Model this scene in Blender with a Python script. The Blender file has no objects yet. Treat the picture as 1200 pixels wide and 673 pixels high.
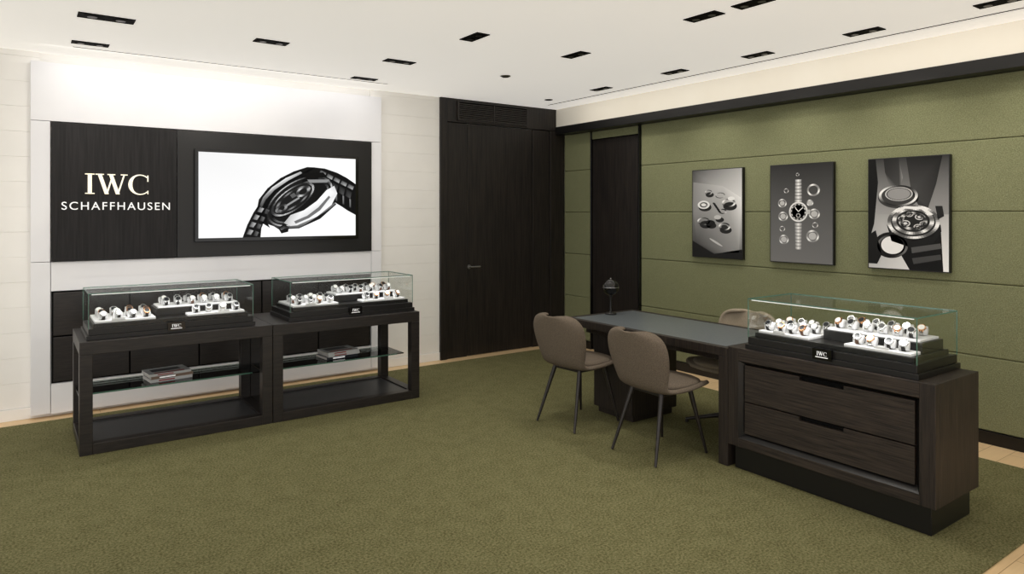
import bpy, math, random
from mathutils import Vector, Matrix
random.seed(7)
S=bpy.context.scene
S.view_settings.view_transform='Standard'
S.view_settings.look='None'
COL=S.collection

def lin(r,g,b):
    f=lambda c:(c/255/12.92) if c/255<=0.04045 else ((c/255+0.055)/1.055)**2.4
    return (f(r),f(g),f(b),1)

# ---------------------------------------------------------------- materials
def mat(name,col,rough=0.5,metal=0,spec=0.5,coat=0,emit=None,estr=0):
    m=bpy.data.materials.new(name); m.use_nodes=True
    p=m.node_tree.nodes['Principled BSDF']
    p.inputs['Base Color'].default_value=col
    p.inputs['Roughness'].default_value=rough
    p.inputs['Metallic'].default_value=metal
    p.inputs['Specular IOR Level'].default_value=spec
    p.inputs['Coat Weight'].default_value=coat
    if emit:
        p.inputs['Emission Color'].default_value=emit
        p.inputs['Emission Strength'].default_value=estr
    return m

def noisy(name,c1,c2,scale=(1,1,1),nscale=5,rough=0.6,detail=6,bump=0.0,bscale=None,spec=0.4,pos=(0.35,0.65),coat=0,nrough=0.5,bdist=0.005,metal=0):
    m=mat(name,c1,rough,metal,spec,coat); nt=m.node_tree; N=nt.nodes; L=nt.links
    p=N['Principled BSDF']
    mp=N.new('ShaderNodeMapping'); mp.inputs['Scale'].default_value=scale
    geo=N.new('ShaderNodeNewGeometry')
    L.new(geo.outputs['Position'],mp.inputs['Vector'])
    nz=N.new('ShaderNodeTexNoise'); nz.inputs['Scale'].default_value=nscale; nz.inputs['Detail'].default_value=detail
    nz.inputs['Roughness'].default_value=nrough
    L.new(mp.outputs[0],nz.inputs['Vector'])
    cr=N.new('ShaderNodeValToRGB'); cr.color_ramp.elements[0].position=pos[0]; cr.color_ramp.elements[1].position=pos[1]
    cr.color_ramp.elements[0].color=c1; cr.color_ramp.elements[1].color=c2
    L.new(nz.outputs['Fac'],cr.inputs[0]); L.new(cr.outputs[0],p.inputs['Base Color'])
    if bump:
        b=N.new('ShaderNodeBump'); b.inputs['Strength'].default_value=bump; b.inputs['Distance'].default_value=bdist
        if bscale:
            n2=N.new('ShaderNodeTexNoise'); n2.inputs['Scale'].default_value=bscale; n2.inputs['Detail'].default_value=3
            L.new(geo.outputs['Position'],n2.inputs['Vector']); L.new(n2.outputs['Fac'],b.inputs['Height'])
        else: L.new(nz.outputs['Fac'],b.inputs['Height'])
        L.new(b.outputs[0],p.inputs['Normal'])
    return m

M={}
M['ceil']=noisy('ceiling_plaster_added_glow',lin(236,233,226),lin(240,237,231),nscale=2,rough=0.9,spec=0.1)
# emission added to the plain ceiling to brighten it and fill the room
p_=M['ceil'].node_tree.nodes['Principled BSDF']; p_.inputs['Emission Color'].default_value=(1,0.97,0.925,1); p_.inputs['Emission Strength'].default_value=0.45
M['soffit']=noisy('soffit_plaster',lin(238,233,222),lin(241,237,227),nscale=2,rough=0.9,spec=0.1)
M['wallwhite']=noisy('warm_white_wall',lin(244,242,238),lin(248,246,242),nscale=3,rough=0.8,spec=0.2)
M['panelwhite']=noisy('white_satin_panel',lin(236,236,240),lin(241,241,244),nscale=2,rough=0.45,spec=0.4)
M['wenge']=noisy('dark_wenge_veneer',lin(17,14,13),lin(40,34,30),scale=(30,30,1.2),nscale=2.5,rough=0.45,bump=0.15,bdist=0.002)
M['wengeh']=noisy('dark_veneer_matte',lin(19,18,19),lin(33,31,32),scale=(25,25,1.0),nscale=3,rough=0.5,bump=0.1,bdist=0.002,spec=0.25)
M['oakdark']=noisy('dark_oak_horizontal',lin(22,18,16),lin(62,53,46),scale=(2,1.5,45),nscale=3,rough=0.5,bump=0.25,bdist=0.002,spec=0.35,detail=9,nrough=0.65)
M['oakdarkv']=noisy('dark_oak_vertical',lin(22,18,16),lin(52,44,38),scale=(40,40,1.5),nscale=3,rough=0.5,bump=0.2,bdist=0.002,spec=0.35,detail=9,nrough=0.65)
M['black']=mat('black_lacquer',lin(17,16,16),0.35,spec=0.45)
M['blacks']=noisy('black_stained_oak',lin(22,18,17),lin(40,34,31),scale=(3,30,30),nscale=3,rough=0.4,spec=0.5,bump=0.1,bdist=0.002)
M['blackgl']=mat('black_gloss',lin(8,8,9),0.12)
M['blackm']=mat('black_matte',lin(12,12,12),0.8,spec=0.1)
M['ventg']=mat('vent_slat',lin(66,62,58),0.5)
M['leather']=noisy('grey_leather_inlay',lin(92,98,102),lin(102,108,112),nscale=60,rough=0.3,bump=0.05)
M['leatherd']=mat('dark_grey_leather',lin(60,60,62),0.4)
M['taupe']=noisy('taupe_fabric',lin(90,81,71),lin(118,107,95),nscale=260,rough=0.95,spec=0.1,bump=0.4,bdist=0.002)
M['beige']=noisy('beige_fabric',lin(142,131,114),lin(170,158,140),nscale=260,rough=0.95,spec=0.1,bump=0.4,bdist=0.002)
M['chrome']=mat('polished_steel',lin(205,205,205),0.2,1)
M['steel']=mat('brushed_steel',lin(150,150,150),0.35,1)
M['gold']=mat('rose_gold',lin(200,150,110),0.25,1)
M['trayw']=mat('white_suede',lin(220,220,222),0.8)
M['strapb']=mat('black_leather_strap',lin(25,22,22),0.6)
M['strapn']=mat('brown_leather_strap',lin(85,54,36),0.6)
M['dialw']=mat('white_dial',lin(225,225,222),0.3)
M['dialk']=mat('black_dial',lin(20,22,28),0.2)
M['cream']=mat('cream_letter',lin(238,230,212),0.4,emit=lin(248,240,220),estr=0.5)
M['white']=mat('white_letter',lin(240,240,240),0.4,emit=(1,1,1,1),estr=0.35)
M['edge']=mat('glass_edge_green',lin(78,118,104),0.2,spec=0.8)
M['led']=mat('led_strip',(1,1,1,1),0.5,emit=(1,0.97,0.92,1),estr=0.5)
M['lens']=mat('lamp_reflector',lin(60,56,52),0.35,0.8)
M['paper']=mat('paper_pages',lin(215,212,205),0.8)
M['cover1']=mat('cover_navy',lin(45,48,56),0.3)
M['cover2']=mat('cover_silver',lin(200,203,205),0.3)
M['cover3']=mat('cover_umber',lin(130,110,96),0.3)
M['red']=mat('spine_red',lin(150,45,38),0.4)

def carpet(name,ca,cb,fine,coarse,bs,bd,k=0.35,pos=(0.38,0.62),nr=0.8):
    m=mat(name,ca,0.97,spec=0.08); nt=m.node_tree; N=nt.nodes; L=nt.links; p=N['Principled BSDF']
    g=N.new('ShaderNodeNewGeometry')
    n1=N.new('ShaderNodeTexNoise'); n1.inputs['Scale'].default_value=fine; n1.inputs['Detail'].default_value=5; n1.inputs['Roughness'].default_value=nr
    n2=N.new('ShaderNodeTexNoise'); n2.inputs['Scale'].default_value=coarse; n2.inputs['Detail'].default_value=3
    L.new(g.outputs['Position'],n1.inputs['Vector']); L.new(g.outputs['Position'],n2.inputs['Vector'])
    mx=N.new('ShaderNodeMath'); mx.operation='MULTIPLY_ADD'; mx.inputs[1].default_value=k
    L.new(n2.outputs['Fac'],mx.inputs[0])
    m2=N.new('ShaderNodeMath'); m2.operation='MULTIPLY'; m2.inputs[1].default_value=1-k; L.new(n1.outputs['Fac'],m2.inputs[0])
    L.new(m2.outputs[0],mx.inputs[2])
    cr=N.new('ShaderNodeValToRGB'); cr.color_ramp.elements[0].position=pos[0]; cr.color_ramp.elements[1].position=pos[1]
    cr.color_ramp.elements[0].color=ca; cr.color_ramp.elements[1].color=cb
    L.new(mx.outputs[0],cr.inputs[0]); L.new(cr.outputs[0],p.inputs['Base Color'])
    b=N.new('ShaderNodeBump'); b.inputs['Strength'].default_value=bs; b.inputs['Distance'].default_value=bd
    L.new(n1.outputs['Fac'],b.inputs['Height']); L.new(b.outputs[0],p.inputs['Normal'])
    return m
M['carpet']=carpet('olive_carpet',lin(82,80,49),lin(138,135,98),84,9,0.8,0.014,0.10,(0.39,0.61),0.76)
M['felt']=carpet('green_felt_wall',lin(106,110,80),lin(142,144,112),130,14,0.55,0.005,0.05,(0.37,0.63))

def oakfloor():
    m=mat('light_oak_floor',lin(214,180,132),0.4); nt=m.node_tree; N=nt.nodes; L=nt.links; p=N['Principled BSDF']
    g=N.new('ShaderNodeNewGeometry'); br=N.new('ShaderNodeTexBrick')
    br.inputs['Scale'].default_value=1; br.inputs['Brick Width'].default_value=1.6; br.inputs['Row Height'].default_value=0.14
    br.inputs['Mortar Size'].default_value=0.002; br.inputs['Color1'].default_value=lin(232,202,158); br.inputs['Color2'].default_value=lin(222,190,146)
    br.inputs['Mortar'].default_value=lin(170,138,100)
    L.new(g.outputs['Position'],br.inputs['Vector'])
    mp=N.new('ShaderNodeMapping'); mp.inputs['Scale'].default_value=(2,40,1); L.new(g.outputs['Position'],mp.inputs['Vector'])
    nz=N.new('ShaderNodeTexNoise'); nz.inputs['Scale'].default_value=2; L.new(mp.outputs[0],nz.inputs['Vector'])
    mx=N.new('ShaderNodeMixRGB'); mx.blend_type='MULTIPLY'; mx.inputs[0].default_value=0.15
    L.new(br.outputs['Color'],mx.inputs[1]); L.new(nz.outputs['Fac'],mx.inputs[2]); L.new(mx.outputs[0],p.inputs['Base Color'])
    return m
M['oak']=oakfloor()

def glass(name,tint,fac=0.9):
    m=bpy.data.materials.new(name); m.use_nodes=True; nt=m.node_tree; N=nt.nodes; L=nt.links
    N.remove(N['Principled BSDF']); out=N['Material Output']
    t=N.new('ShaderNodeBsdfTransparent'); t.inputs[0].default_value=tint
    g=N.new('ShaderNodeBsdfGlossy'); g.inputs['Roughness'].default_value=0.01
    f=N.new('ShaderNodeFresnel'); f.inputs[0].default_value=1.45
    mm=N.new('ShaderNodeMath'); mm.operation='MULTIPLY'; mm.inputs[1].default_value=fac
    L.new(f.outputs[0],mm.inputs[0])
    x=N.new('ShaderNodeMixShader'); L.new(mm.outputs[0],x.inputs[0]); L.new(t.outputs[0],x.inputs[1]); L.new(g.outputs[0],x.inputs[2])
    L.new(x.outputs[0],out.inputs[0]); return m
M['glass']=glass('clear_glass',(0.985,0.995,0.99,1),0.2)
M['gshelf']=glass('smoked_glass',(0.72,0.78,0.76,1),1.0)

def vcol(name,emis=0,rough=0.5):
    m=mat(name,(1,1,1,1),rough); nt=m.node_tree; p=nt.nodes['Principled BSDF']
    a=nt.nodes.new('ShaderNodeVertexColor'); a.layer_name='Col'
    if emis:
        p.inputs['Base Color'].default_value=(0,0,0,1); p.inputs['Specular IOR Level'].default_value=0.1
        nt.links.new(a.outputs[0],p.inputs['Emission Color']); p.inputs['Emission Strength'].default_value=emis
    else: nt.links.new(a.outputs[0],p.inputs['Base Color']); p.inputs['Specular IOR Level'].default_value=0.2
    return m
M['screen']=vcol('screen_picture',1.1,0.3)
M['print']=vcol('printed_picture',0,0.5)

# ---------------------------------------------------------------- mesh builder
class MB:
    def __init__(s): s.v=[]; s.f=[]; s.m=[]; s.sm=[]
    def add(s,vs,fs,m=0,smooth=False):
        o=len(s.v); s.v+= [tuple(v) for v in vs]
        for f in fs: s.f.append([i+o for i in f]); s.m.append(m); s.sm.append(smooth)
    def box(s,x0,x1,y0,y1,z0,z1,m=0):
        vs=[(x,y,z) for z in (z0,z1) for y in (y0,y1) for x in (x0,x1)]
        s.add(vs,[(0,2,3,1),(4,5,7,6),(0,1,5,4),(2,6,7,3),(0,4,6,2),(1,3,7,5)],m)
    def tube(s,p0,p1,r0,r1,m=0,seg=16,caps=True):
        p0=Vector(p0);p1=Vector(p1);d=(p1-p0).normalized()
        a=d.orthogonal().normalized(); b=d.cross(a)
        vs=[];
        for p,r in ((p0,r0),(p1,r1)):
            for i in range(seg):
                t=2*math.pi*i/seg; vs.append(p+a*math.cos(t)*r+b*math.sin(t)*r)
        s.add(vs,[(i,(i+1)%seg,seg+(i+1)%seg,seg+i) for i in range(seg)],m,True)
        if caps:
            s.add(vs[:seg],[tuple(reversed(range(seg)))],m); s.add(vs[seg:],[tuple(range(seg))],m)
    def lathe(s,c,prof,m=0,seg=32):
        vs=[];n=len(prof)
        for i in range(seg):
            t=2*math.pi*i/seg
            for r,z in prof: vs.append((c[0]+r*math.cos(t),c[1]+r*math.sin(t),c[2]+z))
        fs=[]
        for i in range(seg):
            j=(i+1)%seg
            for k in range(n-1): fs.append((i*n+k,j*n+k,j*n+k+1,i*n+k+1))
        s.add(vs,fs,m,True)
    def prism(s,pts,O,U,V,N,th,m=0):
        O=Vector(O);U=Vector(U);V=Vector(V);N=Vector(N);n=len(pts)
        a=[O+U*p[0]+V*p[1] for p in pts]; b=[q+N*th for q in a]
        s.add(a+b,[tuple(range(n)),tuple(range(n,2*n))]+[(i,(i+1)%n,n+(i+1)%n,n+i) for i in range(n)],m)
    def make(s,name,mats,parent=None,bevel=0,loc=None):
        me=bpy.data.meshes.new(name); 
        vs=s.v
        if loc is None and parent is None and vs:
            xs=[v[0] for v in vs];ys=[v[1] for v in vs];zs=[v[2] for v in vs]
            loc=((min(xs)+max(xs))/2,(min(ys)+max(ys))/2,min(zs))
            vs=[(v[0]-loc[0],v[1]-loc[1],v[2]-loc[2]) for v in vs]
        me.from_pydata(vs,[],s.f)
        for m in mats: me.materials.append(M[m] if isinstance(m,str) else m)
        for p,mi,sm in zip(me.polygons,s.m,s.sm): p.material_index=mi; p.use_smooth=sm
        me.update()
        ob=bpy.data.objects.new(name,me); COL.objects.link(ob)
        if loc: ob.location=loc
        if parent: ob.parent=parent
        if bevel:
            b=ob.modifiers.new('b','BEVEL'); b.width=bevel; b.segments=2; b.limit_method='ANGLE'; b.angle_limit=math.radians(40)
        return ob
def box(name,x0,x1,y0,y1,z0,z1,m,parent=None,bevel=0):
    b=MB(); b.box(x0,x1,y0,y1,z0,z1); return b.make(name,[m],parent,bevel)
def empty(name,loc=(0,0,0),rot=0):
    e=bpy.data.objects.new(name,None); e.empty_display_size=0.1; COL.objects.link(e); e.location=loc; e.rotation_euler=(0,0,rot); return e

class Art:
    def __init__(s,w,h): s.w=w;s.h=h;s.p=[];s.L=0
    def poly(s,pts,col): 
        cols=[col]*len(pts) if not isinstance(col,list) else col
        s.p.append((pts,cols,s.L))
    def px(s,x0,y0,x1,y1): s.b=(x0,y0,x1,y1)
    def c(s,x,y):
        x0,y0,x1,y1=s.b
        u=(x-x0)/(x1-x0)*s.w; v=(1-(y-y0)/(y1-y0))*s.h
        return (min(max(u,0),s.w),min(max(v,0),s.h))
    def P(s,pts,col): s.poly([s.c(*p) for p in pts],col)
    def disc(s,x,y,rx,ry,col,rot=0,n=40):
        r=math.radians(rot); pts=[]
        for i in range(n):
            t=2*math.pi*i/n; a=rx*math.cos(t);b=ry*math.sin(t)
            pts.append((x+a*math.cos(r)-b*math.sin(r),y+a*math.sin(r)+b*math.cos(r)))
        s.P(pts,col)
    def ring(s,x,y,rx,ry,k,c1,c2=None,rot=0,n=56,a0=0,a1=360,freq=2):
        c2=c2 or c1; r=math.radians(rot)
        def pt(t,q):
            a=rx*q*math.cos(t);b=ry*q*math.sin(t); return (x+a*math.cos(r)-b*math.sin(r),y+a*math.sin(r)+b*math.cos(r))
        for i in range(n):
            t0=math.radians(a0+(a1-a0)*i/n);t1=math.radians(a0+(a1-a0)*(i+1)/n)
            f=(0.5+0.5*math.sin(freq*t0+0.8))**2
            col=tuple(c1[j]*(1-f)+c2[j]*f for j in range(3))+(1,)
            s.P([pt(t0,1),pt(t1,1),pt(t1,k),pt(t0,k)],col)
    def make(s,name,O,U,V,N,m,parent=None):
        O=Vector(O);U=Vector(U);V=Vector(V);N=Vector(N)
        vs=[];fs=[];cs=[]
        for pts,cols,l in s.p:
            o=len(vs); vs+=[O+U*p[0]+V*p[1]+N*(0.0004*l) for p in pts]; fs.append(list(range(o,o+len(pts)))); cs+=cols
        me=bpy.data.meshes.new(name); me.from_pydata([tuple(v) for v in vs],[],fs)
        a=me.color_attributes.new('Col','FLOAT_COLOR','POINT')
        for i,c in enumerate(cs): a.data[i].color=c
        me.materials.append(M[m]); ob=bpy.data.objects.new(name,me); COL.objects.link(ob)
        if parent: ob.parent=parent
        return ob
def g(v,t=(1,1,1)): 
    c=lin(v,v,v); return (c[0]*t[0],c[1]*t[1],c[2]*t[2],1)

# ---------------------------------------------------------------- room shell
H=2.865
box('floor',-9,0.3,-9,0.2,-0.1,0,'oak')
box('carpet',-9,-0.25,-5.28,-0.2,0,0.012,'carpet',bevel=0.004)
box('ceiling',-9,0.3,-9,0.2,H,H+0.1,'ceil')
box('wall_back',-9,0.3,0.03,0.2,0,H,'wallwhite')
b=MB()
def planks(x0,x1):
    z=0.09
    while z<H-0.001:
        z1=min(z+0.195,H)
        b.box(x0+0.0003,x1-0.0003,-0.002*random.random(),0.03,z+0.0004,z1-0.0004)
        z=z1
planks(-9,-7);planks(-7,-5.2); planks(-2.42,-1.614)
b.make('wall_cladding_back',['wallwhite'],bevel=0.001)
box('baseboard_back',-9,-1.614,-0.012,0.03,0.0,0.088,'wallwhite',bevel=0.003)

b=MB()
b.box(-1.614,-1.53,-0.03,0.03,0,H)
b.box(-1.53,-1.27,-0.012,0.03,0,2.60)
b.box(-0.347,-0.09,-0.012,0.03,0,2.60)
b.box(-0.09,0.13,-0.03,0.03,0,2.60)
b.box(-1.53,0.13,-0.03,0.03,2.604,H)
b.make('wall_dark_joinery',['wenge'],bevel=0.003)
d=empty('door_1',(-0.81,0.0,0))
box('leaf',-1.264+0.81,-0.353+0.81,-0.008,0.03,0.008,2.597,'wenge',d,0.003)
b=MB(); b.tube((-0.43,-0.008,1.0),(-0.43,-0.016,1.0),0.024,0.024); b.tube((-0.43,-0.016,1.0),(-0.43,-0.055,1.0),0.009,0.009); b.tube((-0.438,-0.055,1.0),(-0.31,-0.055,1.0),0.009,0.009)
b.make('handle',['steel'],d)
b=MB(); b.box(-1.40,-0.45,-0.034,-0.031,2.635,2.83,1)
for i in range(9): 
    z=2.642+i*0.0205
    b.prism([(0,0),(0.014,0.010),(0.014,0.014),(0,0.004)],(-1.39,-0.048,z),(0,1,0),(0,0,1),(1,0,0),0.93,2)
b.box(-1.41,-1.39,-0.05,-0.031,2.63,2.835);b.box(-0.46,-0.44,-0.05,-0.031,2.63,2.835);b.box(-1.41,-0.44,-0.05,-0.031,2.83,2.84);b.box(-1.41,-0.44,-0.05,-0.031,2.625,2.635)
b.box(-0.93,-0.92,-0.05,-0.031,2.63,2.835)
b.make('air_vent_grille',['blacks','blackm','ventg'])

box('wall_right',0.2,0.3,-9,0.03,0,H,'blackm')
box('wall_right_upper',0.0,0.2,-9,-0.03,2.65,H,'soffit')
box('trim_1',-0.01,0.2,-9,-0.031,2.56,2.65,'black',bevel=0.002)
rows=[(0.09,0.60),(0.60,1.11),(1.11,1.612),(1.612,2.115),(2.115,2.56)]
for ya,yb in ((-0.51,-0.031),(-9,-1.318)):
    b=MB()
    for z0,z1 in rows: b.box(0.13,0.2,ya,yb,z0+0.0015,z1-0.0015)
    b.make('wall_panels_right',['felt'],bevel=0.008)
box('baseboard_right',0.12,0.2,-9,-1.318,0,0.088,'black',bevel=0.002)
box('baseboard_right.001',0.12,0.2,-0.51,-0.031,0,0.088,'black',bevel=0.002)
b=MB(); b.box(0.15,0.198,-1.30,-0.52,0.0,2.46,0); b.box(0.10,0.198,-1.316,-1.30,0,2.558,1); b.box(0.12,0.198,-0.525,-0.512,0,2.558,1)
b.box(0.13,0.14,-1.29,-0.526,2.455,2.465,1); b.box(0.14,0.145,-1.29,-0.526,2.465,2.555,2)
b.make('recessed_dark_door_right',['wenge','blackgl','felt'],bevel=0.002)  # dark door set back in the right wall, with jambs and top strip

box('trim_slot_right',-0.312,-0.297,-8.9,-0.25,H-0.002,H+0.001,'blackm')
box('trim_slot_back',-5.0,-2.4,-0.37,-0.35,H-0.002,H+0.001,'steel')

# ---------------------------------------------------------------- sign wall
b=MB(); q=0.004
b.box(-5.26,-2.335,-0.08,-0.003,2.318+q,2.78)
for z0,z1 in ((1.217,2.318),(0.03,1.217)):
    b.box(-5.26,-5.13-q,-0.08,-0.003,z0+q,z1); b.box(-2.447+q,-2.335,-0.08,-0.003,z0+q,z1)
b.box(-5.13,-2.447,-0.08,-0.003,0.99,1.217); b.box(-5.13,-2.447,-0.08,-0.003,0.03,0.262)
b.box(-5.13,-2.447,-0.06,-0.003,0.262,0.99)
b.make('wall_sign_surround',['panelwhite'],bevel=0.002)
b=MB()
b.box(-5.127,-4.237,-0.10,-0.081,1.222,2.312,0); b.box(-4.233,-2.45,-0.10,-0.081,1.222,2.312,1)
b.make('wall_sign_black_panel',['wengeh','black'],bevel=0.002)
b=MB(); b.box(-5.127,-2.45,-0.07,-0.061,0.266,0.986,1)
xs=[-5.12+i*(2.66/5) for i in range(6)]
for i in range(5):
    for z0,z1 in ((0.275,0.63),(0.635,0.98)): b.box(xs[i]+0.006,xs[i+1]-0.006,-0.088,-0.071,z0+0.004,z1-0.004,0)
b.make('wall_low_dark_drawers',['blacks','blackm'],bevel=0.003)

def logo(b,O,U,V,N,h,th,m=0):
    def st(x0,y0,x1,y1,w):
        b.prism([((x0-w/2)*h,y0*h),((x0+w/2)*h,y0*h),((x1+w/2)*h,y1*h),((x1-w/2)*h,y1*h)],O,U,V,N,th,m)
    st(0.2,0,0.2,1,0.17); st(0.2,0,0.2,0.05,0.4); st(0.2,0.95,0.2,1,0.4)
    st(0.62,0.97,0.92,0,0.17); st(0.92,0,1.17,0.9,0.07); st(1.1,0.97,1.4,0,0.17); st(1.4,0,1.68,0.97,0.07)
    st(0.62,0.95,0.62,1,0.36); st(1.12,0.95,1.12,1,0.34); st(1.68,0.95,1.68,1,0.3)
    n=20; cx,cy=2.38,0.5
    for i in range(n):
        a0=math.radians(48+i*(264/n));a1=math.radians(48+(i+1)*(264/n))
        def w(a): return 0.05+0.13*max(0,-math.cos(a))
        pts=[]
        for a,o in ((a0,0),(a1,0),(a1,1),(a0,1)):
            rx=0.52-(w(a) if o else 0); ry=0.52-(w(a)*0.35+0.035 if o else 0)
            pts.append(((cx+rx*math.cos(a))*h,(cy+ry*math.sin(a))*h))
        b.prism(pts,O,U,V,N,th,m)
    st(2.74,0.66,2.74,0.98,0.05); st(2.74,0.02,2.74,0.2,0.04)
def textobj(name,txt,size,w,loc,rot,m,parent=None,ext=0.003):
    c=bpy.data.curves.new(name,'FONT'); c.body=txt; c.size=size; c.extrude=ext; c.align_x='CENTER'; c.space_character=1.22
    c.materials.append(M[m]); o=bpy.data.objects.new(name,c); COL.objects.link(o); o.location=loc; o.rotation_euler=rot
    bpy.context.view_layer.update(); 
    if w: 
        k=w/o.dimensions.x; o.scale=(k,1,1)
    if parent: o.parent=parent
    return o
sg=empty('wall_logo_sign',(0,0,0))
b=MB(); logo(b,(-4.905,-0.101,1.755),(1,0,0),(0,0,1),(0,-1,0),0.163,0.012); b.make('letters_upper',['cream'],sg)
textobj('letters_lower','SCHAFFHAUSEN',0.09,0.77,(-4.675,-0.106,1.628),(math.pi/2,0,0),'white',sg)

# TV
tv=empty('wall_television',(0,0,0))
b=MB(); b.box(-4.10,-2.605,-0.135,-0.1002,1.35,2.16,0); b.make('bezel',['blackgl'],tv,0.004)
a=Art(1.435,0.75); a.px(232,178,416,279)
K=g(14)
a.P([(232,178),(416,178),(416,279),(232,279)],[g(236),g(252),g(254),g(250)])
a.L=1
a.P([(279,279),(284,264),(291,249),(299,236),(312,240),(305,255),(300,268),(299,279)],K)
a.P([(345,200),(362,191),(376,192),(392,197),(404,203),(416,211),(416,252),(405,246),(396,240),(384,233),(372,224),(350,215)],K)
a.P([(294,250),(297,233),(307,219),(322,206),(338,197),(354,191),(364,191),(352,200),(334,212),(318,226),(308,242),(306,260),(310,268),(301,262)],K)
a.P([(304,262),(300,245),(309,226),(330,208),(356,198),(376,200),(390,208),(395,222),(388,239),(368,257),(345,267),(322,269)],g(22))
a.L=2
for i,(x,y) in enumerate([(282,275),(285,266),(289,257),(294,248)]):
    a.P([(x+1,y),(x+6,y+1),(x+9,y-4),(x+4,y-6)],[g(50),g(150),g(190),g(70)])
    a.P([(x+9,y+2),(x+13,y+3),(x+15,y-2),(x+11,y-4)],[g(30),g(80),g(110),g(50)])
for i in range(5):
    x=371+i*9; y=197+i*4.2
    a.P([(x,y-3),(x+7,y+0.5),(x+5,y+5),(x-2,y+1.5)],[g(40),g(70),g(180),g(100)])
    a.P([(x-3,y+4),(x+4,y+8),(x+2,y+17),(x-4,y+13)],[g(22),g(30),g(80),g(45)])
    a.P([(x+1,y+17),(x+3,y+18),(x+3,y+29),(x+1,y+28)],[g(160),g(60),g(30),g(90)])
a.P([(298,240),(302,230),(312,218),(328,206),(346,197),(348,199),(331,209),(315,221),(305,233),(300,244)],[g(60),g(140),g(225),g(235),g(180),g(150),g(180),g(140),g(80),g(40)])
a.ring(346,234,45,25,0.95,g(30),g(190),rot=-33,freq=3)
a.L=3
a.disc(348,236,41,20.5,g(16),rot=-33)
a.ring(346,235,40,20,0.93,g(20),g(120),rot=-33,freq=5)
a.L=4
a.P([(326,262),(334,252),(350,246),(366,234),(378,220),(388,214),(392,224),(384,240),(369,254),(350,264),(334,266)],[g(170),g(200),g(245),g(252),g(250),g(210),g(230),g(252),g(254),g(250),g(220)])
a.L=5
a.P([(338,260),(354,253),(368,242),(381,227),(383,229),(370,246),(356,256),(340,263)],g(110))
a.disc(337,232,31,13,g(24),rot=-38)
a.ring(337,232,31,13,0.90,g(60),g(230),rot=-38,freq=3)
a.L=6
a.ring(337,232,25,9.5,0.82,g(30),g(130),rot=-38,freq=7)
a.ring(349,222,10,5.5,0.6,g(60),g(200),rot=-35,freq=3)
a.ring(323,244,8,4.5,0.55,g(40),g(150),rot=-35,freq=2)
a.P([(329,239),(344,229),(345,231),(330,241)],g(150)); a.P([(333,227),(338,224),(341,228),(336,231)],g(90))
a.P([(347,199),(374,197),(379,203),(353,206)],g(10)); a.P([(354,207),(382,206),(379,210),(357,211)],g(140))
a.P([(319,268),(326,263),(332,267),(331,273),(323,275)],g(16)); a.P([(321,269),(326,266),(328,268),(323,271)],g(120))
a.P([(310,263),(322,267),(342,265),(366,254),(388,236),(391,238),(370,257),(344,269),(320,270)],[g(60),g(60),g(120),g(160),g(120),g(20),g(20),g(20),g(20)])
a.make('screen',(-4.072,-0.1365,1.383),(1,0,0),(0,0,1),(0,-1,0),'screen',tv)

# ---------------------------------------------------------------- posters
def poster(y0,draw):
    e=empty('framed_poster',(0.1,y0-0.2925,1.17))
    b=MB(); b.box(-0.008,0.029,-0.2925,0.2925,0,0.855,0); b.make('frame',['black'],e,0.002)
    a=Art(0.571,0.841); draw(a)
    a.make('print',(-0.0085,0.2855,0.007),(0,-1,0),(0,0,1),(-1,0,0),'print',e)
def p1(a):
    a.px(811,198,870,303)
    a.P([(811,198),(870,198),(870,240),(811,240)],[g(70),g(170),g(235),g(130)])
    a.P([(811,240),(870,240),(870,303),(811,303)],[g(130),g(235),g(90),g(40)])
    a.L=1
    a.P([(812,212),(848,218),(869,232),(867,296),(838,298),(816,286),(812,250)],[g(140),g(195),g(240),g(150),g(90),g(80),g(140)])
    a.P([(811,284),(838,299),(870,292),(870,303),(811,303)],g(30))
    a.L=2
    for x,y,r in ((825,241,8),(826,262,7.5),(843,256,5),(833,263,6),(855,240,8),(850,268,7),(831,226,5)):
        a.disc(x+1.5,y+2,r,r*0.62,g(40)) 
    a.L=3
    a.disc(825,240,7.5,5,g(240)); a.disc(833,262,6,3.5,g(30))
    a.ring(855,238,8,5,0.72,g(20),g(250)); a.ring(850,266,7,4.6,0.7,g(30),g(240)); a.ring(825,260,8,4.6,0.75,g(50),g(250))
    a.disc(842,255,4.2,2.6,g(200)); a.ring(848,248,5,3,0.6,g(20),g(210)); a.ring(831,225,4.5,3,0.75,g(40),g(220))
    a.ring(845,229,6,3.4,0.8,g(30),g(200))
    a.L=4
    a.ring(825,240,5,3.2,0.6,g(60),g(140)); a.disc(850,266,3.6,2.2,g(50)); a.disc(858,233,4,2.4,g(240)); a.disc(840,285,9,1.2,g(200),rot=30)
    for i in range(5): a.disc(838+i*1.5,239+i*2.2,2.2,1.2,g(40),rot=40)
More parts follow.
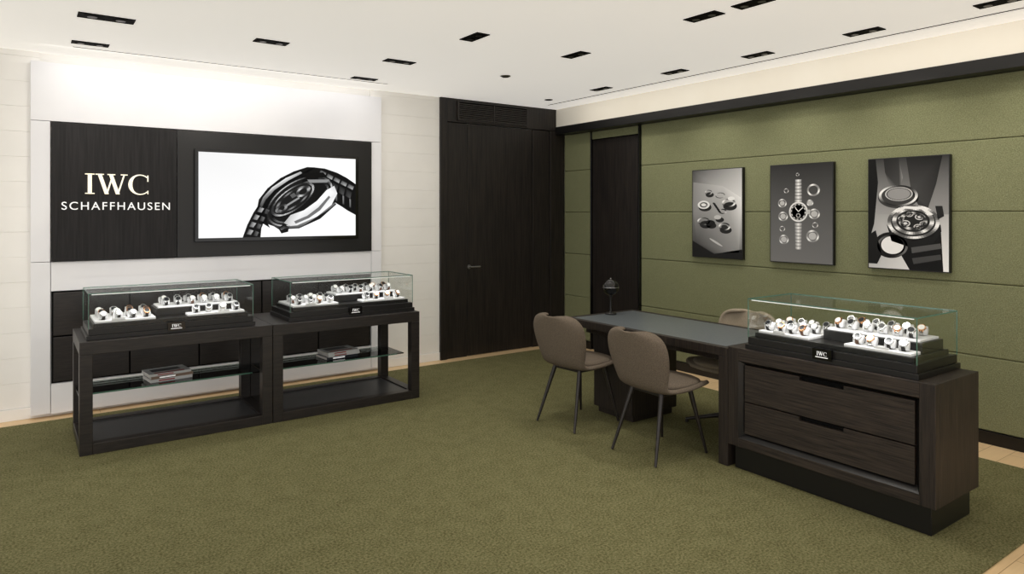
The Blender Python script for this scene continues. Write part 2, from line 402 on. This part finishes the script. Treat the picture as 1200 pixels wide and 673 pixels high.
def p2(a):
    a.px(902,191,977,308)
    a.P([(902,191),(977,191),(977,308),(902,308)],[g(46),g(42),g(118),g(122)])
    a.L=1
    for y in list(range(209,234,4))+list(range(261,290,4)):
        w=4.6+abs(y-247)*-0.02
        a.P([(937-w,y),(937,y),(937,y+3.2),(937-w,y+3.2)],[g(150),g(250),g(235),g(110)])
        a.P([(937,y),(937+w,y),(937+w,y+3.2),(937,y+3.2)],[g(250),g(150),g(110),g(235)])
    for x,y,r in ((917,237,5.5),(918,253,6),(955,222,7.5),(956,250,6.5),(954,276,7.5),(919,281,6),(922,222,3),(951,237,4),(917,268,3.5),(957,263,3.5),(936,203,2)):
        a.ring(x,y,r,r*0.95,0.72,g(140),g(255),freq=3)
    a.L=2
    for x,y,r in ((918,253,3.4),(917,237,3),(951,237,3),(956,250,3.8),(919,281,3.6),(954,276,4.5)): a.disc(x,y,r,r*0.95,g(195)); 
    a.disc(937,247.5,11.5,12,g(235)); a.disc(937,247.5,9.6,10,g(24)); a.P([(948,245),(951,245),(951,250),(948,250)],g(200))
    a.L=3
    a.ring(937,247.5,9,9.4,0.88,g(60),g(250),freq=12,n=60)
    a.P([(936.3,247),(936.9,248),(943,242.6),(942.4,242)],g(250)); a.P([(937.3,247),(936.4,247.4),(932,241),(932.6,240.8)],g(250))
    a.ring(937,252,2.6,2.6,0.7,g(200))
def p3(a):
    a.px(1017,181,1113,317)
    a.P([(1017,181),(1113,181),(1113,250),(1017,250)],[g(55),g(48),g(150),g(160)])
    a.P([(1017,250),(1113,250),(1113,317),(1017,317)],[g(160),g(180),g(253),g(200)])
    a.L=1
    a.P([(1017,181),(1026,181),(1029,210),(1024,262),(1017,285)],g(14))
    a.P([(1036,181),(1055,181),(1060,205),(1056,219),(1044,216),(1038,198)],[g(30),g(40),g(140),g(70),g(120),g(45)])
    a.P([(1064,181),(1106,181),(1099,214),(1090,242),(1080,242),(1070,222)],[g(30),g(16),g(40),g(60),g(40),g(70)])
    a.P([(1050,268),(1104,262),(1107,317),(1068,317),(1052,290)],g(16))
    a.disc(1054,229,25,13.5,g(60))
    a.disc(1045,288,21,16,g(18)); 
    a.L=2
    a.ring(1054,227,24,13,0.86,g(40),g(250)); a.disc(1055,225,14,7,g(150)); a.ring(1055,225,17,8.6,0.9,g(200))
    a.disc(1047,288,14,11,g(245)); a.ring(1047,289,19,14,0.85,g(20),g(110))
    a.P([(1017,276),(1026,270),(1034,300),(1028,312),(1017,312)],g(22))
    a.P([(1040,262),(1048,274),(1072,283),(1096,276),(1104,262),(1105,270),(1096,284),(1072,291),(1046,283)],g(25))
    a.L=3
    a.ring(1072,259,31,20.5,0.86,g(90),g(255),freq=5); a.disc(1072,259,26.6,17.6,g(35))
    a.P([(1098,240),(1106,240),(1108,252),(1101,256)],g(35)); a.P([(1070,290),(1104,284),(1105,290),(1071,297)],g(85)); a.P([(1071,303),(1104,297),(1105,303),(1073,310)],g(70))
    a.L=4
    a.ring(1072,258,25,16.5,0.80,g(110),g(250),freq=8); a.ring(1072,258,17,11,0.72,g(50),g(225),freq=7)
    for dx,dy,r in ((-9,3,6),(8,-5,5.5),(6,7,5),(-4,-8,4.5),(12,3,4),(-14,-3,3.6)):
        a.disc(1072+dx,258+dy,r,r*0.66,g(225))
    a.L=5
    for dx,dy,r in ((-9,3,6),(8,-5,5.5),(6,7,5),(-4,-8,4.5),(12,3,4),(-14,-3,3.6)):
        a.ring(1072+dx,258+dy,r*0.8,r*0.5,0.5,g(30),g(140),freq=4,n=24)
    a.P([(1050,246),(1062,240),(1084,241),(1096,250),(1092,251),(1082,244),(1063,243),(1053,248)],g(245))
for y0,d_ in ((-2.043,p1),(-2.913,p2),(-3.78,p3)): poster(y0,d_)

# ---------------------------------------------------------------- console tables
def console(x0,x1,y0,y1):
    e=empty('console_table',((x0+x1)/2,(y0+y1)/2,0.013)); w=x1-x0;d=y1-y0; X=w/2;Y=d/2;t=0.075;h=0.742
    b=MB()
    for sx in (-1,1):
        for sy in (-1,1):
            xa=sx*X;xb=sx*(X-t);ya=sy*Y;yb=sy*(Y-t)
            b.box(min(xa,xb),max(xa,xb),min(ya,yb),max(ya,yb),0,h-0.085)
    b.box(-X,X,-Y,Y,h-0.085,h)
    b.make('frame_and_top',['blacks'],e,0.003)
    b=MB()
    b.box(-X+t,X-t,-Y,-Y+t,0,0.07); b.box(-X+t,X-t,Y-t,Y,0,0.07)
    b.box(-X,-X+t,-Y+t,Y-t,0,0.07); b.box(X-t,X,-Y+t,Y-t,0,0.07)
    b.box(-X+t,X-t,-Y+t,Y-t,0.02,0.06,1)
    b.make('lower_frame',['blacks','leatherd'],e,0.003)
    b=MB(); b.box(-X+0.01,X-0.01,-Y+0.28,Y-0.02,0.335,0.343,0); b.box(-X+0.076,X-0.076,-Y+0.276,-Y+0.281,0.334,0.344,1)
    b.make('glass_shelf',['gshelf','edge'],e)
console(-5.012,-3.774,-1.27,-0.58); console(-3.770,-2.53,-1.27,-0.58)

def books(x,y,z,rot,cols):
    e=empty('magazine_stack',(x,y,z),rot); zz=0; b=MB()
    for i,(th,ci) in enumerate(cols):
        o=(random.random()-0.5)*0.02; o2=(random.random()-0.5)*0.02
        b.box(-0.145+o,0.145+o,-0.105+o2,0.105+o2,zz,zz+0.002,ci)
        b.box(-0.143+o,0.143+o,-0.101+o2,0.103+o2,zz+0.002,zz+th-0.002,0)
        b.box(-0.145+o,0.145+o,-0.105+o2,0.105+o2,zz+th-0.002,zz+th,ci)
        b.box(-0.145+o,0.145+o,-0.107+o2,-0.102+o2,zz,zz+th,ci)
        b.box(-0.09+o,0.02+o,-0.1085+o2,-0.1069+o2,zz+th*0.3,zz+th*0.7,4 if ci!=2 else 5)
        zz+=th
    b.box(-0.11,0.09,-0.02,0.07,zz,zz+0.0006,1); b.box(-0.11,0.10,-0.085,-0.055,zz,zz+0.0006,5)
    b.make('magazines',['paper','cover1','cover2','cover3','white','red'],e,0.001)
books(-4.42,-0.80,0.3565,0.12,[(0.022,2),(0.02,3),(0.018,2)])
books(-3.08,-0.80,0.3565,0.1,[(0.024,1),(0.02,2),(0.02,2)])

# ---------------------------------------------------------------- display cases
def watch(b,p,lat,tilt,k,strap,dial,case):
    c=Vector(p); u=Vector((math.cos(lat),math.sin(lat),0)); f=Vector((math.sin(lat),-math.cos(lat),0))
    n=(f*math.cos(tilt)+Vector((0,0,1))*math.sin(tilt)).normalized(); t=u.cross(n)*-1
    seg=18; hw=0.0095*k
    ra,rb=0.025*k,0.031*k
    ring=[]
    for i in range(seg):
        th=2*math.pi*i/seg
        for rr in (1.0,0.88):
            for s_ in (-1,1):
                ring.append(c+n*math.cos(th)*ra*rr+t*math.sin(th)*rb*rr+u*hw*s_)
    fs=[]
    for i in range(seg):
        o=i*4;q_=((i+1)%seg)*4
        fs+=[(o,o+1,q_+1,q_),(o+2,q_+2,q_+3,o+3),(o,q_,q_+2,o+2),(o+1,o+3,q_+3,q_+1)]
    b.add(ring,fs,strap,False)
    pts=[]
    for s_ in (-1,1):
        for i in range(12):
            th=2*math.pi*i/12; pts.append(c+n*math.cos(th)*ra*0.86+t*math.sin(th)*rb*0.86+u*0.023*k*s_)
    b.add(pts,[tuple(range(12)),tuple(range(12,24))]+[(i,(i+1)%12,12+(i+1)%12,12+i) for i in range(12)],0,True)
    q0=c+n*(ra-0.002*k)
    b.tube(q0,q0+n*0.009*k,0.0205*k,0.0195*k,case,20)
    b.tube(q0+n*0.009*k,q0+n*0.0098*k,0.0165*k,0.0165*k,dial,20)
    b.tube(q0+n*0.004*k+u*0.019*k,q0+n*0.004*k+u*0.024*k,0.003*k,0.003*k,case,8)
    for sg_ in (-1,1):
        for s2 in (-1,1):
            b.tube(q0+t*0.015*k*sg_+u*0.009*s2*k+n*0.004*k,q0+t*0.025*k*sg_+u*0.009*s2*k-n*0.001*k,0.003*k,0.0025*k,case,6)
def showcase(loc,rot,W,D=0.48,Hh=0.31,seed=1):
    rnd=random.Random(seed)
    e=empty('watch_display_case',loc,rot); X=W/2;Y=D/2
    b=MB(); b.box(-X-0.012,X+0.012,-Y-0.012,Y+0.012,0,0.03,0); b.box(-X,X,-Y,Y,0.03,0.072,0)
    b.box(-X+0.03,X-0.03,-Y+0.03,Y-0.03,0.072,0.10,0)
    b.box(-0.10,X-0.05,-0.06,Y-0.045,0.10,0.155,0)
    b.make('base',['black'],e,0.002)
    b=MB(); b.box(-X+0.04,-0.12,-Y+0.05,Y-0.05,0.10,0.116); b.box(-0.085,X-0.065,-0.045,Y-0.06,0.155,0.168); b.box(0.09,X-0.05,-Y+0.045,-0.075,0.10,0.116)
    b.make('trays',['trayw'],e,0.003)
    g_=0.006
    b=MB(); z0,z1=0.072,Hh
    b.box(-X,X,-Y,-Y+g_,z0,z1-g_); b.box(-X,X,Y-g_,Y,z0,z1-g_)
    b.box(-X,-X+g_,-Y+g_,Y-g_,z0,z1-g_); b.box(X-g_,X,-Y+g_,Y-g_,z0,z1-g_)
    b.box(-X,X,-Y,Y,z1-g_,z1)
    b.make('glass_panes',['glass'],e)
    b=MB(); r=0.004; o=0.0006
    for y in (-Y-o,Y-r+o): 
        b.box(-X-o,X+o,y,y+r,z1-g_,z1+o)
    for x in (-X-o,X-r+o): b.box(x,x+r,-Y+r,Y-r,z1-g_,z1+o)
    for x in (-X-o,X-r+o):
        for y in (-Y-o,Y-r+o): b.box(x,x+r,y,y+r,z0,z1-g_)
    b.make('glass_edges',['edge'],e)
    b=MB()
    def row(x0,x1,y,z,n):
        for i in range(n):
            x=x0+(x1-x0)*(i+0.5)/n+rnd.uniform(-.008,.008)
            s=rnd.choice([1,1,2,3,2]); dl=rnd.choice([4,5,5]); cs=rnd.choice([1,1,1,6])
            watch(b,(x,y,z+0.027),rnd.uniform(-.25,.25),0.75,1.0,s,dl,cs)
    row(-X+0.05,-0.13,-Y+0.10,0.116,4); row(-X+0.05,-0.13,-Y+0.21,0.116,4); row(-X+0.05,-0.13,-Y+0.33,0.116,4)
    row(-0.07,X-0.08,0.0,0.168,6); row(-0.07,X-0.08,0.12,0.168,6); row(0.10,X-0.06,-Y+0.10,0.116,4)
    for x in (-X+0.18,X-0.2): b.box(x-0.04,x+0.04,-Y+0.047,-Y+0.052,0.116,0.128,0)
    b.make('watches',['trayw','chrome','strapb','strapn','dialw','dialk','gold'],e)
    b=MB(); b.box(-0.055,0.055,-Y-0.022,-Y-0.0125,0.018,0.078,0); b.box(-0.055,0.055,-Y-0.012,-Y,0.031,0.078,0)
    logo(b,(-0.029,-Y-0.022,0.042),(1,0,0),(0,0,1),(0,-1,0),0.021,0.0012,1)
    b.box(-0.036,0.036,-Y-0.023,-Y-0.022,0.030,0.0345,1)
    b.make('name_plate',['blackgl','white'],e)
    b=MB(); b.box(-X+0.02,X-0.02,-Y+g_+0.001,-Y+g_+0.008,z1-g_-0.006,z1-g_-0.001,0); b.make('led_bar',['led'],e)
    L=bpy.data.lights.new('case_light','AREA'); L.shape='RECTANGLE'; L.size=W-0.06; L.size_y=0.02; L.energy=1.8; L.color=(1,0.98,0.96)
    lo=bpy.data.objects.new('case_light',L); COL.objects.link(lo); lo.parent=e; lo.location=(0,-Y+0.03,z1-0.02); lo.rotation_euler=(math.radians(25),0,0)
    return e
showcase((-4.428,-0.96,0.7555),0,1.06,seed=3)
showcase((-3.09,-0.96,0.7555),0,1.06,seed=5)

# ---------------------------------------------------------------- cabinet (front faces -X)
cb=empty('drawer_cabinet',(-1.47,-4.43,0.013)); zt=0.753
F=-0.25; Bk=0.25; YL=0.60; YR=-0.60
b=MB(); b.box(F+0.03,Bk-0.03,YR+0.03,YL-0.03,0,0.145,0); b.make('plinth',['black'],cb,0.003)
b=MB()
b.box(F+0.05,Bk,YR,YL,0.145,zt,1)
yi0,yi1,zi0,zi1=YR+0.075,YL-0.075,0.20,0.675
b.box(F,F+0.05,YR,yi0,0.145,zt,1); b.box(F,F+0.05,yi1,YL,0.145,zt,1)
b.box(F,F+0.05,yi0,yi1,zi1,zt,0); b.box(F,F+0.05,yi0,yi1,0.145,zi0,0)
b.make('carcass',['oakdark','oakdarkv'],cb,0.002)
b=MB()
def fr(ya,yb,za,zb,yc,yd,zc,zd):
    xa=F+0.001; xb=F+0.035
    vs=[(xa,ya,za),(xa,yb,za),(xa,yb,zb),(xa,ya,zb),(xb,yc,zc),(xb,yd,zc),(xb,yd,zd),(xb,yc,zd)]
    b.add(vs,[(0,1,5,4),(1,2,6,5),(2,3,7,6),(3,0,4,7)],0)
fr(yi0,yi1,zi0,zi1,yi0+0.025,yi1-0.025,zi0+0.025,zi1-0.02)
b.make('reveal',['black'],cb)
b=MB(); da,db_=yi0+0.03,yi1-0.03; zm=0.425
def drawer(z0,z1):
    hw=0.13; nh=0.022
    b.box(F+0.022,F+0.05,da,db_,z0,z1-nh,0)
    b.box(F+0.022,F+0.05,da,-hw,z1-nh,z1,0); b.box(F+0.022,F+0.05,hw,db_,z1-nh,z1,0)
    b.box(F+0.044,F+0.05,-hw,hw,z1-nh,z1,1)
drawer(zi0+0.03,zm-0.004)
drawer(zm+0.004,zi1-0.024)
b.make('drawer_fronts',['oakdark','blackm'],cb,0.0015)
showcase((-1.455,-4.44,0.7665),-math.pi/2,0.98,0.46,seed=9)

# ---------------------------------------------------------------- desk
dk=empty('desk',(-1.33,-3.03,0.013)); 
x0,x1,y0,y1=-0.39,0.39,-0.797,0.79
b=MB()
b.box(x0,x1,y0,y0+0.05,0.685,0.74); b.box(x0,x1,y1-0.05,y1,0.685,0.74)
b.box(x0,x0+0.05,y0+0.05,y1-0.05,0.685,0.74); b.box(x1-0.05,x1,y0+0.05,y1-0.05,0.685,0.74)
b.box(x0+0.05,x1-0.05,y0+0.05,y1-0.05,0.69,0.735)
b.make('top_frame',['oakdarkv'],dk,0.002)
box('leather_inlay',x0+0.052,x1-0.052,y0+0.052,y1-0.052,0.735,0.7395,'leather',dk,0.001)
b=MB(); b.box(x0,x0+0.08,y0,y0+0.07,0,0.685); b.box(x1-0.08,x1,y0,y0+0.07,0,0.685); b.box(x0+0.08,x1-0.08,y0,y0+0.07,0.60,0.685)
b.box(x0+0.08,x1-0.08,y0+0.01,y0+0.05,0.0,0.60)
b.box(x0+0.14,x1-0.14,y1-0.62,y1-0.20,0.05,0.685); b.box(x0+0.17,x1-0.17,y1-0.60,y1-0.22,0,0.05)
b.box(x0+0.10,x1-0.10,y0+0.07,y1-0.15,0.63,0.685)
b.make('supports',['oakdarkv'],dk,0.003)

lp=MB(); c=(-1.30,-2.34,0.754)
lp.lathe(c,[(0,0),(0.048,0),(0.05,0.006),(0.045,0.012),(0.012,0.016),(0.0085,0.03),(0.0085,0.13),(0.012,0.15),(0.02,0.162),(0.0,0.17)],0)
pr=[(0.068*math.sin(math.radians(a_)),0.225-0.068*math.cos(math.radians(a_))) for a_ in range(0,181,10)]
lp.lathe(c,pr,2); lp.lathe(c,[(0.0675,0.222),(0.0695,0.223),(0.0695,0.227),(0.0675,0.228)],1)
lp.lathe(c,[(0,0.292),(0.006,0.292),(0.006,0.302),(0,0.304)],1)
lp.make('table_lamp',['black','steel','blackgl'])

# ---------------------------------------------------------------- chairs
def chair(x,y,rot,base='legs',fab='taupe'):
    e=empty('upholstered_chair',(x,y,0.0165),rot)
    prof=[(0.255,0.425,0.17),(0.262,0.437,0.19),(0.235,0.452,0.222),(0.15,0.447,0.245),(0.04,0.435,0.252),(-0.07,0.43,0.245),(-0.15,0.437,0.222),
          (-0.20,0.47,0.21),(-0.225,0.53,0.228),(-0.245,0.61,0.254),(-0.262,0.69,0.266),(-0.275,0.755,0.258),(-0.283,0.80,0.222),(-0.286,0.818,0.155),(-0.287,0.822,0.085)]
    nw=12; vs=[];
    for i,(px_,pz,hw) in enumerate(prof):
        back=min(max((i-5)/3,0),1)
        for j in range(nw+1):
            w=-1+2*j/nw; 
            yy=hw*math.sin(w*math.pi/2*0.92)/math.sin(math.pi/2*0.92)
            c_=abs(w)**2.4
            vs.append((px_+back*0.08*c_, yy, pz+(1-back)*0.03*c_))
    fs=[(i*(nw+1)+j,i*(nw+1)+j+1,(i+1)*(nw+1)+j+1,(i+1)*(nw+1)+j) for i in range(len(prof)-1) for j in range(nw)]
    b=MB(); b.add(vs,fs,0,True); o=b.make('shell',[fab],e)
    so=o.modifiers.new('s','SOLIDIFY'); so.thickness=0.03; so.offset=0
    su=o.modifiers.new('u','SUBSURF'); su.levels=1; su.render_levels=2
    b=MB(); n=36; lay=[(0.86,0.0),(0.97,0.010),(1,0.022),(0.98,0.036),(0.88,0.046),(0.55,0.052),(0.0001,0.053)]
    vs=[]
    for k,zz in lay:
        for i in range(n):
            t=2*math.pi*i/n; ct,st=math.cos(t),math.sin(t)
            vs.append((0.045+0.218*k*math.copysign(abs(ct)**0.75,ct),0.222*k*math.copysign(abs(st)**0.75,st),0.443+zz))
    fs=[(a_*n+i,a_*n+(i+1)%n,(a_+1)*n+(i+1)%n,(a_+1)*n+i) for a_ in range(len(lay)-1) for i in range(n)]
    b.add(vs,fs,0,True); b.make('seat_cushion',[fab],e)
    b=MB()
    if base=='legs':
        for sx in (-1,1):
            for sy in (-1,1):
                b.tube((sx*0.13+0.02,sy*0.13,0.425),(sx*0.235,sy*0.20,0.0),0.017,0.009,0,12)
        for sx in (-1,1): b.tube((sx*0.13+0.02,-0.13,0.413),(sx*0.13+0.02,0.13,0.413),0.011,0.011)
        for sy in (-1,1): b.tube((-0.11,sy*0.13,0.413),(0.15,sy*0.13,0.413),0.011,0.011)
    else:
        b.tube((0.02,0,0.42),(0.02,0,0.06),0.022,0.026,0,16); b.tube((0.02,0,0.425),(0.02,0,0.40),0.11,0.09,0,24)
        for i in range(4):
            a_=math.pi/4+i*math.pi/2
            b.tube((0.02,0,0.075),(0.02+0.31*math.cos(a_),0.31*math.sin(a_),0.022),0.02,0.012,0,10)
            b.tube((0.02+0.30*math.cos(a_),0.30*math.sin(a_),0.02),(0.02+0.30*math.cos(a_),0.30*math.sin(a_),0),0.014,0.014,0,10)
    b.make('legs',['blacks'],e)
chair(-1.865,-2.57,math.radians(4)); chair(-1.865,-3.39,math.radians(-2)); chair(-0.98,-3.29,math.radians(178),'star','beige')

# ---------------------------------------------------------------- ceiling lights
def fixture(x,y,along,l,w,tgt=None,en=28):
    b=MB(); a_,c_=(l/2,w/2) if along=='x' else (w/2,l/2)
    b.box(-a_,a_,-c_,c_,-0.006,0,0); 
    for s_ in (-1,1):
        px_,py_=(s_*l/4,0) if along=='x' else (0,s_*l/4)
        b.tube((px_,py_,-0.006),(px_,py_,-0.008),w*0.36,w*0.36,0,20)
        b.tube((px_,py_,-0.008),(px_,py_,-0.010),w*0.22,w*0.22,1,20)
    o=b.make('recessed_downlight',['blackm','lens'],None,0.001,loc=(x,y,H-0.0005))
    L=bpy.data.lights.new('lamp_beam','SPOT'); L.energy=en; L.spot_size=math.radians(90); L.spot_blend=0.95; L.shadow_soft_size=0.06; L.color=(1,0.945,0.87)
    s=bpy.data.objects.new('lamp_beam',L); COL.objects.link(s); s.parent=o; s.location=(0,0,-0.03)
    if tgt: s.rotation_euler=(Vector(tgt)-Vector((x,y,H))).to_track_quat('-Z','Y').to_euler()
W=0.13
for f_ in [(-4.87,-1.40,'x',.32,.13,(-4.7,-0.1,1.9),32),(-4.90,-.553,'x',.24,.10,None,14),(-3.82,-1.39,'x',.24,.11,(-3.8,-0.1,1.9),28),(-2.758,-1.344,'x',.26,.11,(-2.2,0,1.5),30),(-2.70,-.495,'x',.24,.10,None,14),
           (-2.68,-2.385,'y',.24,.11,None,34),(-1.725,-2.386,'y',.24,.11),(-.573,-2.40,'y',.24,.11,(W,-2.3,1.5),26),(-.53,-1.40,'y',.24,.10,(W,-1.5,1.2),18),(-1.758,-3.674,'y',.25,.11),
           (-.546,-3.23,'y',.24,.11,(W,-3.23,1.5),26),(-.553,-4.08,'y',.25,.11,(W,-4.08,1.5),26),(-1.747,-4.03,'y',.24,.11),(-.563,-4.90,'y',.25,.11,(W,-4.9,1.4),26),
           (-3.8,-3.4,'y',.24,.11,None,44),(-3.8,-4.9,'y',.24,.11,None,30),(-5.6,-3.0,'y',.24,.11,(-5.6,-1.5,0.8),60),(-2.6,-5.0,'y',.24,.11,None,30)]:
    fixture(*f_)
b=MB(); b.lathe((0,0,0),[(0,-0.012),(0.03,-0.012),(0.045,-0.004),(0.05,0)],0); b.make('ceiling_sprinkler',['steel'],loc=(-1.69,-1.36,H))
b=MB(); b.lathe((0,0,0),[(0,-0.005),(0.04,-0.005),(0.05,0)],0); b.make('round_downlight',['blackm'],loc=(-.537,-.555,H))

def area(name,loc,rot,sx,sy,en,color=(1,0.95,0.88)):
    L=bpy.data.lights.new(name,'AREA'); L.shape='RECTANGLE'; L.size=sx; L.size_y=sy; L.energy=en; L.color=color
    o=bpy.data.objects.new(name,L); COL.objects.link(o); o.location=loc; o.rotation_euler=rot; return o
area('wall_washer_back',(-3.8,-0.36,H-0.01),(math.radians(25),0,0),2.8,0.04,4,(1,0.98,0.96))
area('cove_light_right',(-0.30,-4.5,H-0.02),(0,math.radians(-20),0),0.05,8.0,10,(1,0.93,0.82))

w=bpy.data.worlds.new('w'); S.world=w; w.use_nodes=True
w.node_tree.nodes['Background'].inputs[0].default_value=(1,0.98,0.96,1); w.node_tree.nodes['Background'].inputs[1].default_value=1.3

cam=bpy.data.cameras.new('cam'); co=bpy.data.objects.new('camera',cam); COL.objects.link(co)
co.location=(-5.325,-6.541,1.6); co.rotation_euler=(math.pi/2,0,math.radians(-35.6)); cam.lens=24.15; cam.sensor_width=36; cam.shift_y=-86.5/1200
cam.clip_start=0.05
S.camera=co
